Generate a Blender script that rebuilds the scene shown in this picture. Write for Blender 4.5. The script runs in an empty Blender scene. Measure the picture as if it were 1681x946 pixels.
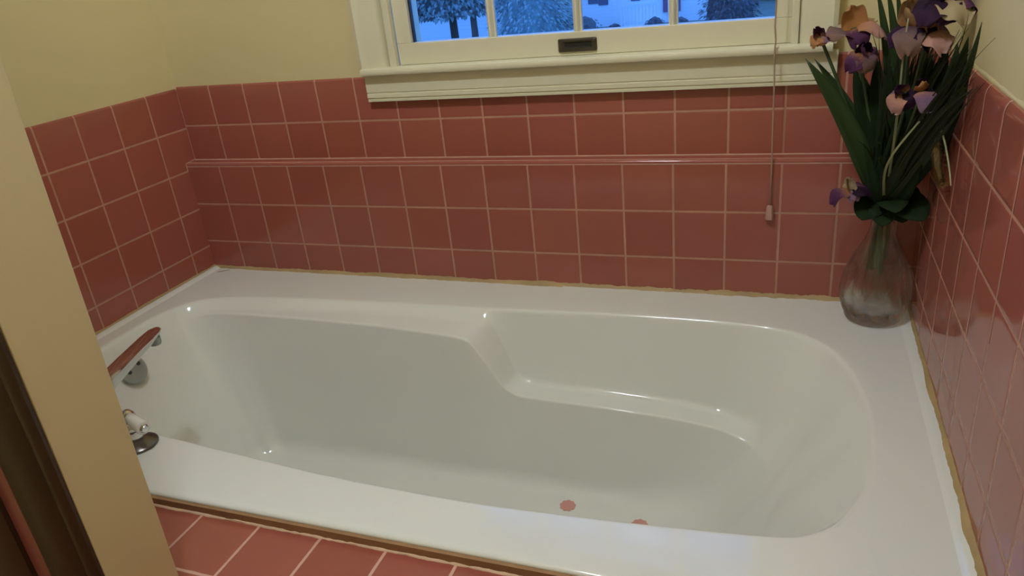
import bpy, bmesh, math, random
from mathutils import Vector, Matrix

# ------------------------------------------------------------------ set-up
# All positions below are written in "tile" units (one wall tile + joint = 0.11 m),
# x along the tub, y into the back wall, z up (z = 0 at the second joint above the tub).
T = 0.11
ZF = -6.02                       # floor height in tile units
scene = bpy.context.scene
COL = scene.collection
random.seed(7)


def W3(p):
    return Vector((p[0] * T, p[1] * T, (p[2] - ZF) * T))


# camera solved from the tile joints
CF, CP, CYAW, CROLL = 1215.163, -0.41806, 0.3841, -0.10765
CC = Vector((13.11918, -14.22677, 4.92654))
CR = (Matrix.Rotation(CYAW, 3, 'Z') @ Matrix.Rotation(math.pi / 2 + CP, 3, 'X') @ Matrix.Rotation(CROLL, 3, 'Z'))


def ray(u, v):
    return CR @ Vector(((u - 840.5) / CF, -(v - 473.0) / CF, -1.0))


def aty(u, v, y):
    d = ray(u, v)
    return CC + d * ((y - CC.y) / d.y)


def atx(u, v, x):
    d = ray(u, v)
    return CC + d * ((x - CC.x) / d.x)


def atz(u, v, z):
    d = ray(u, v)
    return CC + d * ((z - CC.z) / d.z)


# ------------------------------------------------------------------ object helpers
class MB:
    """collects verts / faces (tile units), builds one mesh object"""

    def __init__(self):
        self.v = []
        self.f = []
        self.uv = {}          # vertex -> (u, v)
        self.mi = []          # material index per face

    def add(self, verts, faces, uvs=None, m=0):
        o = len(self.v)
        self.v += [tuple(p) for p in verts]
        for f in faces:
            self.f.append(tuple(i + o for i in f))
            self.mi.append(m)
        if uvs:
            for i, q in enumerate(uvs):
                self.uv[o + i] = q
        return self

    def box(self, x0, x1, y0, y1, z0, z1, m=0):
        v = [(x0, y0, z0), (x1, y0, z0), (x1, y1, z0), (x0, y1, z0), (x0, y0, z1), (x1, y0, z1), (x1, y1, z1), (x0, y1, z1)]
        return self.add(v, [(0, 3, 2, 1), (4, 5, 6, 7), (0, 1, 5, 4), (1, 2, 6, 5), (2, 3, 7, 6), (3, 0, 4, 7)], m=m)

    def prism(self, pts, axis, a0, a1, m=0):
        """2-D outline extruded along an axis ('x': pts are (y,z); 'y': (x,z); 'z': (x,y))"""
        n = len(pts)

        def mk(p, a):
            return {'x': (a, p[0], p[1]), 'y': (p[0], a, p[1]), 'z': (p[0], p[1], a)}[axis]
        v = [mk(p, a0) for p in pts] + [mk(p, a1) for p in pts]
        f = [tuple(range(n - 1, -1, -1)), tuple(range(n, 2 * n))]
        f += [(i, (i + 1) % n, n + (i + 1) % n, n + i) for i in range(n)]
        return self.add(v, f, m=m)

    def tube(self, pts, rad, n=10, caps=True, m=0, uvs=False):
        pts = [Vector(p) for p in pts]
        if not hasattr(rad, '__len__'):
            rad = [rad] * len(pts)
        t = [(pts[min(i + 1, len(pts) - 1)] - pts[max(i - 1, 0)]).normalized() for i in range(len(pts))]
        up = Vector((0, 0, 1)) if abs(t[0].z) < .9 else Vector((1, 0, 0))
        a = t[0].cross(up).normalized()
        v, f, uv = [], [], []
        for i, p in enumerate(pts):
            a = (a - t[i] * a.dot(t[i])).normalized()
            b = t[i].cross(a)
            for k in range(n):
                w = 2 * math.pi * k / n
                v.append(p + (a * math.cos(w) + b * math.sin(w)) * rad[i])
                uv.append((i / (len(pts) - 1), k / n))
        for i in range(len(pts) - 1):
            for k in range(n):
                f.append((i * n + k, i * n + (k + 1) % n, (i + 1) * n + (k + 1) % n, (i + 1) * n + k))
        if caps:
            f.append(tuple(range(n - 1, -1, -1)))
            f.append(tuple(range((len(pts) - 1) * n, len(pts) * n)))
        return self.add(v, f, uv if uvs else None, m)

    def lathe(self, c, prof, n=32, axis=(0, 0, 1), fn=None, m=0):
        """prof = [(r, h)...] around an axis through c; fn(theta, h) scales r"""
        ax = Vector(axis).normalized()
        a = ax.orthogonal().normalized() if abs(ax.z) < .99 else Vector((1, 0, 0))
        b = ax.cross(a)
        c = Vector(c)
        v, f = [], []
        for r, h in prof:
            for k in range(n):
                w = 2 * math.pi * k / n
                rr = r * (fn(w, h) if fn else 1)
                v.append(c + ax * h + (a * math.cos(w) + b * math.sin(w)) * rr)
        L = len(prof)
        for i in range(L - 1):
            for k in range(n):
                f.append((i * n + k, i * n + (k + 1) % n, (i + 1) * n + (k + 1) % n, (i + 1) * n + k))
        if prof[0][0] > 1e-4:
            f.append(tuple(range(n - 1, -1, -1)))
        if prof[-1][0] > 1e-4:
            f.append(tuple(range((L - 1) * n, L * n)))
        return self.add(v, f, m=m)

    def grid(self, rows, m=0, uvs=None, closed=False):
        """rows = list of equally long point lists"""
        n = len(rows[0])
        v = [p for r in rows for p in r]
        f = []
        for i in range(len(rows) - 1):
            for k in range(n if closed else n - 1):
                k2 = (k + 1) % n
                f.append((i * n + k, i * n + k2, (i + 1) * n + k2, (i + 1) * n + k))
        return self.add(v, f, uvs, m)

    def build(self, name, mat, parent=None, origin=None, smooth=None, bevel=None, solid=None, subd=0, merge=False):
        vs = [W3(p) for p in self.v]
        if origin is None:
            xs = [p.x for p in vs]; ys = [p.y for p in vs]; zs = [p.z for p in vs]
            o = Vector(((min(xs) + max(xs)) / 2, (min(ys) + max(ys)) / 2, min(zs)))
        else:
            o = W3(origin)
        me = bpy.data.meshes.new(name)
        me.from_pydata([p - o for p in vs], [], self.f)
        if self.uv:
            l = me.uv_layers.new(name='UVMap')
            for lp in me.loops:
                l.data[lp.index].uv = self.uv.get(lp.vertex_index, (0, 0))
        for mm in (mat if isinstance(mat, (list, tuple)) else [mat]):
            me.materials.append(mm)
        for p, k in zip(me.polygons, self.mi):
            p.material_index = k
        bm = bmesh.new(); bm.from_mesh(me)
        if merge:
            bmesh.ops.remove_doubles(bm, verts=bm.verts, dist=1e-5)
        bmesh.ops.recalc_face_normals(bm, faces=bm.faces)
        bm.to_mesh(me); bm.free()
        ob = bpy.data.objects.new(name, me)
        COL.objects.link(ob)
        place(ob, o, parent)
        if solid:
            md = ob.modifiers.new('thickness', 'SOLIDIFY'); md.thickness = solid * T; md.offset = 0
        if bevel:
            md = ob.modifiers.new('bevel', 'BEVEL'); md.width = bevel * T; md.segments = 3
            md.limit_method = 'ANGLE'; md.angle_limit = math.radians(40)
        if subd:
            md = ob.modifiers.new('subdivision', 'SUBSURF'); md.levels = subd; md.render_levels = subd
        if smooth is not None:
            for p in me.polygons:
                p.use_smooth = True
            if smooth < 179:
                bm = bmesh.new(); bm.from_mesh(me)
                for e in bm.edges:
                    if len(e.link_faces) == 2 and e.calc_face_angle(0) > math.radians(smooth):
                        e.smooth = False
                bm.to_mesh(me); bm.free()
        return ob


WL = {}


def place(ob, world, parent):
    WL[ob.name] = world.copy()
    if parent is not None:
        ob.parent = parent
        ob.location = world - WL[parent.name]
    else:
        ob.location = world


def empty(name, loc):
    o = bpy.data.objects.new(name, None)
    o.empty_display_size = .05
    COL.objects.link(o)
    place(o, W3(loc), None)
    return o


def tag(o, label, cat, group=None, kind=None):
    o['label'] = label
    o['category'] = cat
    if group:
        o['group'] = group
    if kind:
        o['kind'] = kind
    return o


def struct(o):
    o['kind'] = 'structure'
    return o


# ------------------------------------------------------------------ materials
def new_mat(name):
    m = bpy.data.materials.new(name)
    m.use_nodes = True
    nt = m.node_tree
    return m, nt, nt.nodes['Principled BSDF']


def math_node(nt, op, a=None, b=None, c=None):
    n = nt.nodes.new('ShaderNodeMath'); n.operation = op
    for i, x in enumerate((a, b, c)):
        if x is None:
            continue
        if isinstance(x, (int, float)):
            n.inputs[i].default_value = x
        else:
            nt.links.new(x, n.inputs[i])
    return n.outputs[0]


def mix_col(nt, fac, a, b, mode='MIX'):
    n = nt.nodes.new('ShaderNodeMix'); n.data_type = 'RGBA'; n.blend_type = mode
    for s, x in ((n.inputs[0], fac), (n.inputs[6], a), (n.inputs[7], b)):
        if isinstance(x, (int, float)):
            s.default_value = x
        elif isinstance(x, tuple):
            s.default_value = (*x, 1) if len(x) == 3 else x
        else:
            nt.links.new(x, s)
    return n.outputs[2]


def noise(nt, scale, detail=3, vec=None, rough=.5):
    n = nt.nodes.new('ShaderNodeTexNoise')
    n.inputs['Scale'].default_value = scale
    n.inputs['Detail'].default_value = detail
    n.inputs['Roughness'].default_value = rough
    if vec is not None:
        nt.links.new(vec, n.inputs['Vector'])
    return n.outputs['Fac']


def geo_pos(nt):
    return nt.nodes.new('ShaderNodeNewGeometry').outputs['Position']


def set_bump(nt, bsdf, h, strength=.3, dist=.002):
    b = nt.nodes.new('ShaderNodeBump')
    b.inputs['Strength'].default_value = strength
    b.inputs['Distance'].default_value = dist
    nt.links.new(h, b.inputs['Height'])
    nt.links.new(b.outputs[0], bsdf.inputs['Normal'])


def plain(name, col, rough=.5, metal=0, var=.06, scale=12, bump=0, spec=.5, coat=0):
    m, nt, b = new_mat(name)
    p = geo_pos(nt)
    n = noise(nt, scale, 4, p)
    dark = tuple(c * (1 - var) for c in col); lite = tuple(min(1, c * (1 + var)) for c in col)
    nt.links.new(mix_col(nt, n, dark, lite), b.inputs['Base Color'])
    b.inputs['Roughness'].default_value = rough
    b.inputs['Metallic'].default_value = metal
    b.inputs['Specular IOR Level'].default_value = spec
    b.inputs['Coat Weight'].default_value = coat
    if bump:
        set_bump(nt, b, noise(nt, scale * 12, 3, p), bump, .001)
    return m


TILE_A = (0.300, 0.082, 0.060)
TILE_B = (0.355, 0.104, 0.078)
TILE_C = (0.315, 0.096, 0.052)
GROUT = (0.46, 0.235, 0.155)


def tile_mat(name, ua, va, uo, vo, vmax=None, rough=.10, gw=.034, grout=GROUT):
    """glazed square tile with grout joints; ua/va = world axes, joints at uo+i / vo+k (tile units)"""
    m, nt, b = new_mat(name)
    pos = geo_pos(nt)
    sp = nt.nodes.new('ShaderNodeSeparateXYZ'); nt.links.new(pos, sp.inputs[0])

    def coord(ax, off):
        s = math_node(nt, 'DIVIDE', sp.outputs['XYZ'.index(ax)], T)
        if ax == 'Z':
            off = off - ZF
        return math_node(nt, 'SUBTRACT', s, off)
    u, v = coord(ua, uo), coord(va, vo)
    if vmax is not None:                       # no joints beyond this row
        v = math_node(nt, 'MINIMUM', v, vmax)

    def dist(c):
        f = math_node(nt, 'FRACT', math_node(nt, 'ADD', c, .5))
        return math_node(nt, 'ABSOLUTE', math_node(nt, 'SUBTRACT', f, .5))
    wob = noise(nt, 60, 2, pos)
    d = math_node(nt, 'MINIMUM', dist(u), dist(v))
    dw = math_node(nt, 'ADD', d, math_node(nt, 'MULTIPLY', math_node(nt, 'SUBTRACT', wob, .5), .014))
    ramp = nt.nodes.new('ShaderNodeMapRange'); ramp.interpolation_type = 'SMOOTHSTEP'
    ramp.inputs['From Min'].default_value = gw * .42; ramp.inputs['From Max'].default_value = gw * .75
    nt.links.new(dw, ramp.inputs['Value'])
    mask = ramp.outputs['Result']               # 0 in the joint, 1 on the tile
    cmb = nt.nodes.new('ShaderNodeCombineXYZ')
    nt.links.new(math_node(nt, 'FLOOR', u), cmb.inputs[0]); nt.links.new(math_node(nt, 'FLOOR', v), cmb.inputs[1])
    wn = nt.nodes.new('ShaderNodeTexWhiteNoise'); wn.noise_dimensions = '2D'; nt.links.new(cmb.outputs[0], wn.inputs['Vector'])
    sep = nt.nodes.new('ShaderNodeSeparateColor'); nt.links.new(wn.outputs['Color'], sep.inputs[0])
    c1 = mix_col(nt, sep.outputs[0], TILE_A, TILE_B)
    c2 = mix_col(nt, math_node(nt, 'MULTIPLY', sep.outputs[1], .6), c1, TILE_C)
    c3 = mix_col(nt, math_node(nt, 'MULTIPLY', noise(nt, 25, 4, pos), .25), c2, TILE_A)
    gv = noise(nt, 9, 3, pos)
    gcol = mix_col(nt, gv, tuple(c * .72 for c in grout), tuple(c * 1.2 for c in grout))
    nt.links.new(mix_col(nt, mask, gcol, c3), b.inputs['Base Color'])
    rr = nt.nodes.new('ShaderNodeMapRange')
    rr.inputs['To Min'].default_value = .55; rr.inputs['To Max'].default_value = rough
    nt.links.new(mask, rr.inputs['Value']); nt.links.new(rr.outputs[0], b.inputs['Roughness'])
    pil = nt.nodes.new('ShaderNodeMapRange'); pil.interpolation_type = 'SMOOTHSTEP'
    pil.inputs['From Min'].default_value = gw * .3; pil.inputs['From Max'].default_value = gw * 1.8
    nt.links.new(d, pil.inputs['Value'])
    h = math_node(nt, 'ADD', pil.outputs[0], math_node(nt, 'MULTIPLY', noise(nt, 14, 2, pos), .22))
    set_bump(nt, b, h, .22, .0018)
    return m


M = {}
M['tile_back_low'] = tile_mat('pink glazed tile back lower', 'X', 'Z', 0, 0, .969)
M['tile_back_up'] = tile_mat('pink glazed tile back upper', 'X', 'Z', 0, 1.913 - 1, 1.5)
M['tile_left'] = tile_mat('pink glazed tile left', 'Y', 'Z', -.67, .856, 2.4)
M['tile_right'] = tile_mat('pink glazed tile right', 'Y', 'Z', -1.577, -.046, 2.5, rough=.06)
M['tile_plat'] = tile_mat('pink glazed tile platform', 'X', 'Y', .463, -8.99, rough=.13, gw=.036, grout=(.62, .36, .27))
M['tile_ledge'] = plain('pink glazed tile ledge', (.325, .093, .068), .12, var=.06, scale=9)
M['tile_shower'] = plain('pink glazed tile beside door casing', (.30, .095, .09), .25, var=.05)
M['grout'] = plain('tan grout', (.50, .29, .21), .7, var=.25, scale=40)
M['plaster'] = plain('cream painted plaster', (.655, .555, .295), .55, var=.035, scale=5, bump=.10)
M['trim'] = plain('cream trim paint', (.70, .655, .47), .38, var=.05, scale=9, bump=.03)
M['ceiling'] = plain('white ceiling paint', (.75, .72, .60), .8, var=.02)
M['floor'] = tile_mat('pink glazed tile floor', 'X', 'Y', .463, -8.99, rough=.2)
M['tub'] = plain('glossy off white acrylic', (.745, .755, .695), .09, var=.012, scale=6, coat=.12, spec=.42)
M['tub'].node_tree.nodes['Principled BSDF'].inputs['Coat Roughness'].default_value = .04
M['chrome'] = plain('chrome', (.72, .72, .70), .07, metal=1, var=.03)
M['chrome_dull'] = plain('clouded chrome', (.34, .36, .33), .38, metal=.45, var=.12, scale=30)
M['chrome_dark'] = plain('dull dark chrome', (.20, .19, .17), .28, metal=.9, var=.2, scale=30)
M['dark_metal'] = plain('dark screw slot', (.035, .033, .03), .5)
M['porcelain'] = plain('white porcelain', (.80, .79, .73), .12, var=.01, coat=.4)
M['bronze'] = plain('dark bronze', (.095, .085, .06), .32, metal=.7, var=.2, scale=60)
M['bronze_dark'] = plain('dark recess', (.014, .012, .010), .5, var=.2)
M['wood'] = plain('dark stained wood', (.042, .024, .010), .38, var=.30, scale=14)
M['wood_raw'] = plain('brown grimy board', (.30, .165, .075), .75, var=.35, scale=22)
M['caulk'] = plain('yellowed caulk', (.40, .28, .125), .6, var=.35, scale=18, bump=.3)
M['caulk_pale'] = plain('pale chipped grout', (.66, .46, .30), .7, var=.30, scale=30, bump=.4)
M['decal'] = plain('pink rubber decal', (.60, .29, .25), .5, var=.06)
M['stain'] = plain('brown stain', (.25, .21, .15), .6, var=.2, scale=80)
M['cord'] = plain('aged cord', (.36, .25, .17), .7, var=.15)
M['pendant'] = plain('clouded beige plastic', (.46, .27, .21), .35, var=.08)


def glass_mat(name, col, ior=1.45, rough=0.0):
    m, nt, b = new_mat(name)
    b.inputs['Base Color'].default_value = (*col, 1)
    b.inputs['Transmission Weight'].default_value = 1
    b.inputs['Roughness'].default_value = rough
    b.inputs['IOR'].default_value = ior
    return m


M['vase'] = glass_mat('clear cut glass', (1, 1, .99), 1.47, .025)
_nt = M['vase'].node_tree
_tr = _nt.nodes.new('ShaderNodeBsdfTransparent'); _tr.inputs[0].default_value = (.97, .97, .95, 1)
_mx = _nt.nodes.new('ShaderNodeMixShader'); _mx.inputs[0].default_value = .62
_nt.links.new(_tr.outputs[0], _mx.inputs[1]); _nt.links.new(_nt.nodes['Principled BSDF'].outputs[0], _mx.inputs[2])
_nt.links.new(_mx.outputs[0], _nt.nodes['Material Output'].inputs[0])


def pane_mat():
    m, nt, b = new_mat('old window glass')
    nt.nodes.remove(b)
    out = nt.nodes['Material Output']
    tr = nt.nodes.new('ShaderNodeBsdfTransparent'); tr.inputs[0].default_value = (.93, .95, .97, 1)
    gl = nt.nodes.new('ShaderNodeBsdfGlossy'); gl.inputs['Roughness'].default_value = .02
    fr = nt.nodes.new('ShaderNodeFresnel'); fr.inputs['IOR'].default_value = 1.35
    mx = nt.nodes.new('ShaderNodeMixShader')
    nt.links.new(fr.outputs[0], mx.inputs[0]); nt.links.new(tr.outputs[0], mx.inputs[1]); nt.links.new(gl.outputs[0], mx.inputs[2])
    nt.links.new(mx.outputs[0], out.inputs[0])
    return m


M['pane'] = pane_mat()


def emis(name, col, s):
    m, nt, b = new_mat(name)
    b.inputs['Base Color'].default_value = (.9, .9, .85, 1)
    b.inputs['Emission Color'].default_value = (*col, 1)
    b.inputs['Emission Strength'].default_value = s
    return m


def leaf_mat(name, c0, c1, rough=.45):
    m, nt, b = new_mat(name)
    uv = nt.nodes.new('ShaderNodeTexCoord').outputs['UV']
    sp = nt.nodes.new('ShaderNodeSeparateXYZ'); nt.links.new(uv, sp.inputs[0])
    w = nt.nodes.new('ShaderNodeTexWave'); w.bands_direction = 'Y'; w.inputs['Scale'].default_value = 4
    nt.links.new(uv, w.inputs['Vector'])
    f = math_node(nt, 'MULTIPLY', w.outputs['Fac'], .5)
    nt.links.new(mix_col(nt, math_node(nt, 'ADD', f, math_node(nt, 'MULTIPLY', sp.outputs[0], .4)), c0, c1), b.inputs['Base Color'])
    b.inputs['Roughness'].default_value = rough
    b.inputs['Specular IOR Level'].default_value = .25
    return m


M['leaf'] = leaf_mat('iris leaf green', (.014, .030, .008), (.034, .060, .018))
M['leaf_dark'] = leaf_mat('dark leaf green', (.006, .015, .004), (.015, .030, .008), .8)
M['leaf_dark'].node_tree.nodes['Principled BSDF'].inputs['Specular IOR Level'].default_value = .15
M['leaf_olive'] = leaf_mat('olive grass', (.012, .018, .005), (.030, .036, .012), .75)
M['leaf_pale'] = leaf_mat('pale dry grass', (.22, .23, .11), (.34, .33, .18))
M['stem'] = plain('green stem', (.05, .08, .025), .5)
M['foxtail'] = plain('straw foxtail', (.24, .155, .045), .8, var=.35, scale=90)


def petal_mat(name, base, mid, tip):
    m, nt, b = new_mat(name)
    uv = nt.nodes.new('ShaderNodeTexCoord').outputs['UV']
    sp = nt.nodes.new('ShaderNodeSeparateXYZ'); nt.links.new(uv, sp.inputs[0])
    r = nt.nodes.new('ShaderNodeValToRGB')
    r.color_ramp.elements[0].position = .05; r.color_ramp.elements[0].color = (*base, 1)
    r.color_ramp.elements[1].position = 1.0; r.color_ramp.elements[1].color = (*tip, 1)
    e = r.color_ramp.elements.new(.5); e.color = (*mid, 1)
    n = noise(nt, 9, 3, uv)
    s = math_node(nt, 'ADD', sp.outputs[0], math_node(nt, 'MULTIPLY', math_node(nt, 'SUBTRACT', n, .5), .35))
    nt.links.new(s, r.inputs[0])
    nt.links.new(r.outputs[0], b.inputs['Base Color'])
    b.inputs['Roughness'].default_value = .75
    b.inputs['Specular IOR Level'].default_value = .15
    return m


PURPLE, DEEP, LILAC = (.072, .022, .066), (.018, .006, .019), (.175, .095, .165)
PINK, TAN, ORANGE, CREAM = (.40, .20, .16), (.28, .165, .080), (.36, .165, .055), (.38, .30, .18)
M['p_purple'] = petal_mat('purple petal', ORANGE, PURPLE, PURPLE)
M['p_lilac'] = petal_mat('lilac petal', ORANGE, LILAC, (.24, .15, .20))
M['p_deep'] = petal_mat('deep violet petal', DEEP, DEEP, (.034, .011, .036))
M['p_pink'] = petal_mat('pink edged petal', ORANGE, PINK, (.44, .28, .26))
M['p_tan'] = petal_mat('tan petal', ORANGE, TAN, TAN)
M['p_orange'] = petal_mat('orange petal', ORANGE, (.38, .175, .065), (.40, .20, .085))
M['p_cream'] = petal_mat('cream petal', TAN, CREAM, CREAM)
M['p_mauve'] = petal_mat('mauve brown petal', PURPLE, (.14, .085, .085), (.20, .115, .085))

# ------------------------------------------------------------------ room shell
XL, XR, YU, ZC = -.975, 15.343, .33, 16.2
YFRONT = -22.0
ZDECK = -1.75
LT = 2.83      # tile tops
BT = 2.87
RT = 2.95

struct(MB().box(XL - 1.5, XR + 1.5, YFRONT - 1.5, YU + 1.6, ZF - 1, ZF).build('floor', M['floor']))
struct(MB().box(XL - 1.5, XR + 1.5, YFRONT - 1.5, YU + 1.6, ZC, ZC + 1).build('ceiling', M['ceiling']))

# window opening
WX0, WX1, WZ0, WZ1 = 5.0, 13.25, 2.6, 12.4
WT = 1.45      # wall thickness
wb = MB()
yb0, yb1 = YU + .03, YU + WT
wb.box(XL - 1.5, WX0, yb0, yb1, ZF, ZC)
wb.box(WX1, XR + 1.5, yb0, yb1, ZF, ZC)
wb.box(WX0, WX1, yb0, yb1, ZF, WZ0)
wb.box(WX0, WX1, yb0, yb1, WZ1, ZC)
wall_back = struct(wb.build('wall_back', M['plaster']))
tile_up = struct(MB().prism([(YU + .04, .9), (YU, .9), (YU, BT - .07), (YU + .012, BT - .03), (YU + .04, BT)], 'x', XL, XR).build('tile_wainscot', M['tile_back_up'], wall_back, smooth=30))
tile_low = struct(MB().box(XL, XR, 0, YU + .02, ZF, .975).build('tile_wainscot', M['tile_back_low'], wall_back))
# ledge cap of bullnose tile, thin joints front and back
lp = [(YU + .01, .97), (0.004, .97), (0.0, .985), (.0, 1.005), (.008, 1.032), (.04, 1.046), (YU + .01, 1.056)]
ledge = struct(MB().prism(lp, 'x', XL, XR).build('tile_ledge', M['tile_ledge'], wall_back, smooth=50))
lj = MB()
lj.box(XL, XR, -.003, .05, .958, .980)
lj.prism([(YU - .03, 1.055), (YU - .03, 1.062), (YU - .002, 1.075), (YU + .01, 1.075), (YU + .01, 1.05)], 'x', XL, XR)
lj.prism([(.045, 1.044), (.045, 1.0525), (.075, 1.0535), (.075, 1.044)], 'x', XL, XR)
struct(lj.build('ledge_joint', M['grout'], wall_back))


wl = MB().box(XL - 1.5, XL - .03, YFRONT, YU + .03, ZF, ZC)
wall_left = struct(wl.build('wall_left', M['plaster']))
struct(MB().prism([(XL - .04, ZF), (XL, ZF), (XL, LT - .07), (XL - .012, LT - .03), (XL - .04, LT)], 'y', -9.0, YU).build('tile_wainscot', M['tile_left'], wall_left, smooth=30))
# joint round the end of the ledge
struct(MB().prism([(-.035, .84), (-.004, .84), (-.004, 1.035), (.31, 1.068), (.31, 1.095), (-.02, 1.06), (-.035, .98)], 'x', XL - .005, XL + .003).build('ledge_end_joint', M['grout'], wall_left))
wr = MB().box(XR + .07, XR + 1.5, YFRONT, YU + .03, ZF, ZC)
wall_right = struct(wr.build('wall_right', M['plaster']))
struct(MB().prism([(XR + .08, ZF), (XR, ZF), (XR, RT - .14), (XR + .012, RT - .07), (XR + .04, RT - .02), (XR + .08, RT)], 'y', YFRONT, YU).build('tile_wainscot', M['tile_right'], wall_right, smooth=30))
# rough plaster edge above the right-hand bullnose
rg = random.Random(3)
pe = MB()
rows = []
n = 90
for i in range(n + 1):
    y = YU - i * .2
    a = .004 + rg.random() * .012
    rows.append([(XR + .072, y, RT - .03), (XR + .070 - a, y, RT + .0), (XR + .068 - a * .7, y, RT + .015 + a), (XR + .075, y, RT + .05 + a)])
pe.grid(rows)
struct(pe.build('plaster_edge', M['plaster'], wall_right, smooth=60))
wall_front = struct(MB().box(XL - 1.5, XR + 1.5, YFRONT - 1.5, YFRONT, ZF, ZC).build('wall_front', M['plaster']))

# partition at the tap end (its end face is the beige strip on the left)
PX = 6.35
pb = [(PX, -9.345), (PX, -10.165), (XL - .03, -10.165), (XL - .03, -9.345)]
ptp = [(PX, -9.20), (PX, -10.12), (XL - .03, -10.12), (XL - .03, -9.20)]
pm = MB()
zb, zt = ZF, ZC
k = (zt - (-1.55)) / (4.6 + 1.55)


def lean(a, b, z):
    f = (z + 1.55) / (4.6 + 1.55)
    f = max(min(f, 1.15), -.3)
    return (a[0] + (b[0] - a[0]) * f, a[1] + (b[1] - a[1]) * f, z)


zs = [ZF, -1.55, 1.7, 4.6, ZC]
rows = [[lean(a, b, z) for a, b in zip(pb, ptp)] for z in zs]
pm.grid(rows, closed=True)
pm.f.append((0, 1, 2, 3)); pm.mi.append(0)
nn = len(pm.v)
pm.f.append((nn - 4, nn - 3, nn - 2, nn - 1)); pm.mi.append(0)
part = struct(pm.build('wall_partition', M['plaster'], bevel=.012))
# stained casing on its front face, with moulded profile, seen edge on
cas = [(PX - .02, -10.15), (PX + .0, -10.165), (PX + .0, -10.20), (PX - .08, -10.235), (PX - .18, -10.22), (PX - .22, -10.20), (PX - .30, -10.235), (PX - .62, -10.24), (PX - .70, -10.215), (PX - .84, -10.20), (PX - .86, -10.15)]
struct(MB().prism(cas, 'z', ZF, 12.5).build('trim_1', M['wood'], smooth=35))
struct(MB().box(4.9, 5.52, -10.185, -10.15, ZF, 1.05).build('trim_2', M['tile_shower']))
cas2 = [(5.24, -10.15), (5.24, -10.24), (5.15, -10.275), (4.6, -10.28), (4.4, -10.24), (4.38, -10.15)]
struct(MB().prism(cas2, 'z', ZF, 12.5).build('trim_3', M['wood'], smooth=35))

# tiled platform in front of the tub
ZP = -1.93
plat = MB()
plat.prism([(XL, -8.02), (XL, -9.1), (PX + .02, -9.1), (PX + .02, -10.2), (XR, -10.2), (XR, -8.02)], 'z', ZF, ZP)
struct(plat.build('trim_4', M['tile_plat'], bevel=.03))
# brown board in the shadow under the tub lip
struct(MB().box(XL, XR, -8.02, -7.957, -2.6, -1.80).build('trim_5', M['wood_raw']))


# ------------------------------------------------------------------ bath tub
def hermite(keys, vals, t, period):
    """periodic cubic (finite-difference tangents, limited)"""
    n = len(keys)
    t = t % period
    i = n - 1
    for j in range(n - 1):
        if keys[j] <= t < keys[j + 1]:
            i = j
            break
    k0, k1 = keys[i], keys[i + 1] if i < n - 1 else period

    def sl(j):
        a, b = (j - 1) % n, (j + 1) % n
        ka = keys[a] - (period if a > j else 0)
        kb = keys[b] + (period if b < j else 0)
        d0 = (vals[j] - vals[a]) / (keys[j] - ka)
        d1 = (vals[b] - vals[j]) / (kb - keys[j])
        if d0 * d1 <= 0:
            return 0.
        return 2 * d0 * d1 / (d0 + d1)
    h = k1 - k0
    s = (t - k0) / h
    v0, v1 = vals[i], vals[(i + 1) % n]
    m0, m1 = sl(i) * h, sl((i + 1) % n) * h
    return (2 * s**3 - 3 * s * s + 1) * v0 + (s**3 - 2 * s * s + s) * m0 + (-2 * s**3 + 3 * s * s) * v1 + (s**3 - s * s) * m1


FZ = -5.3
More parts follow.
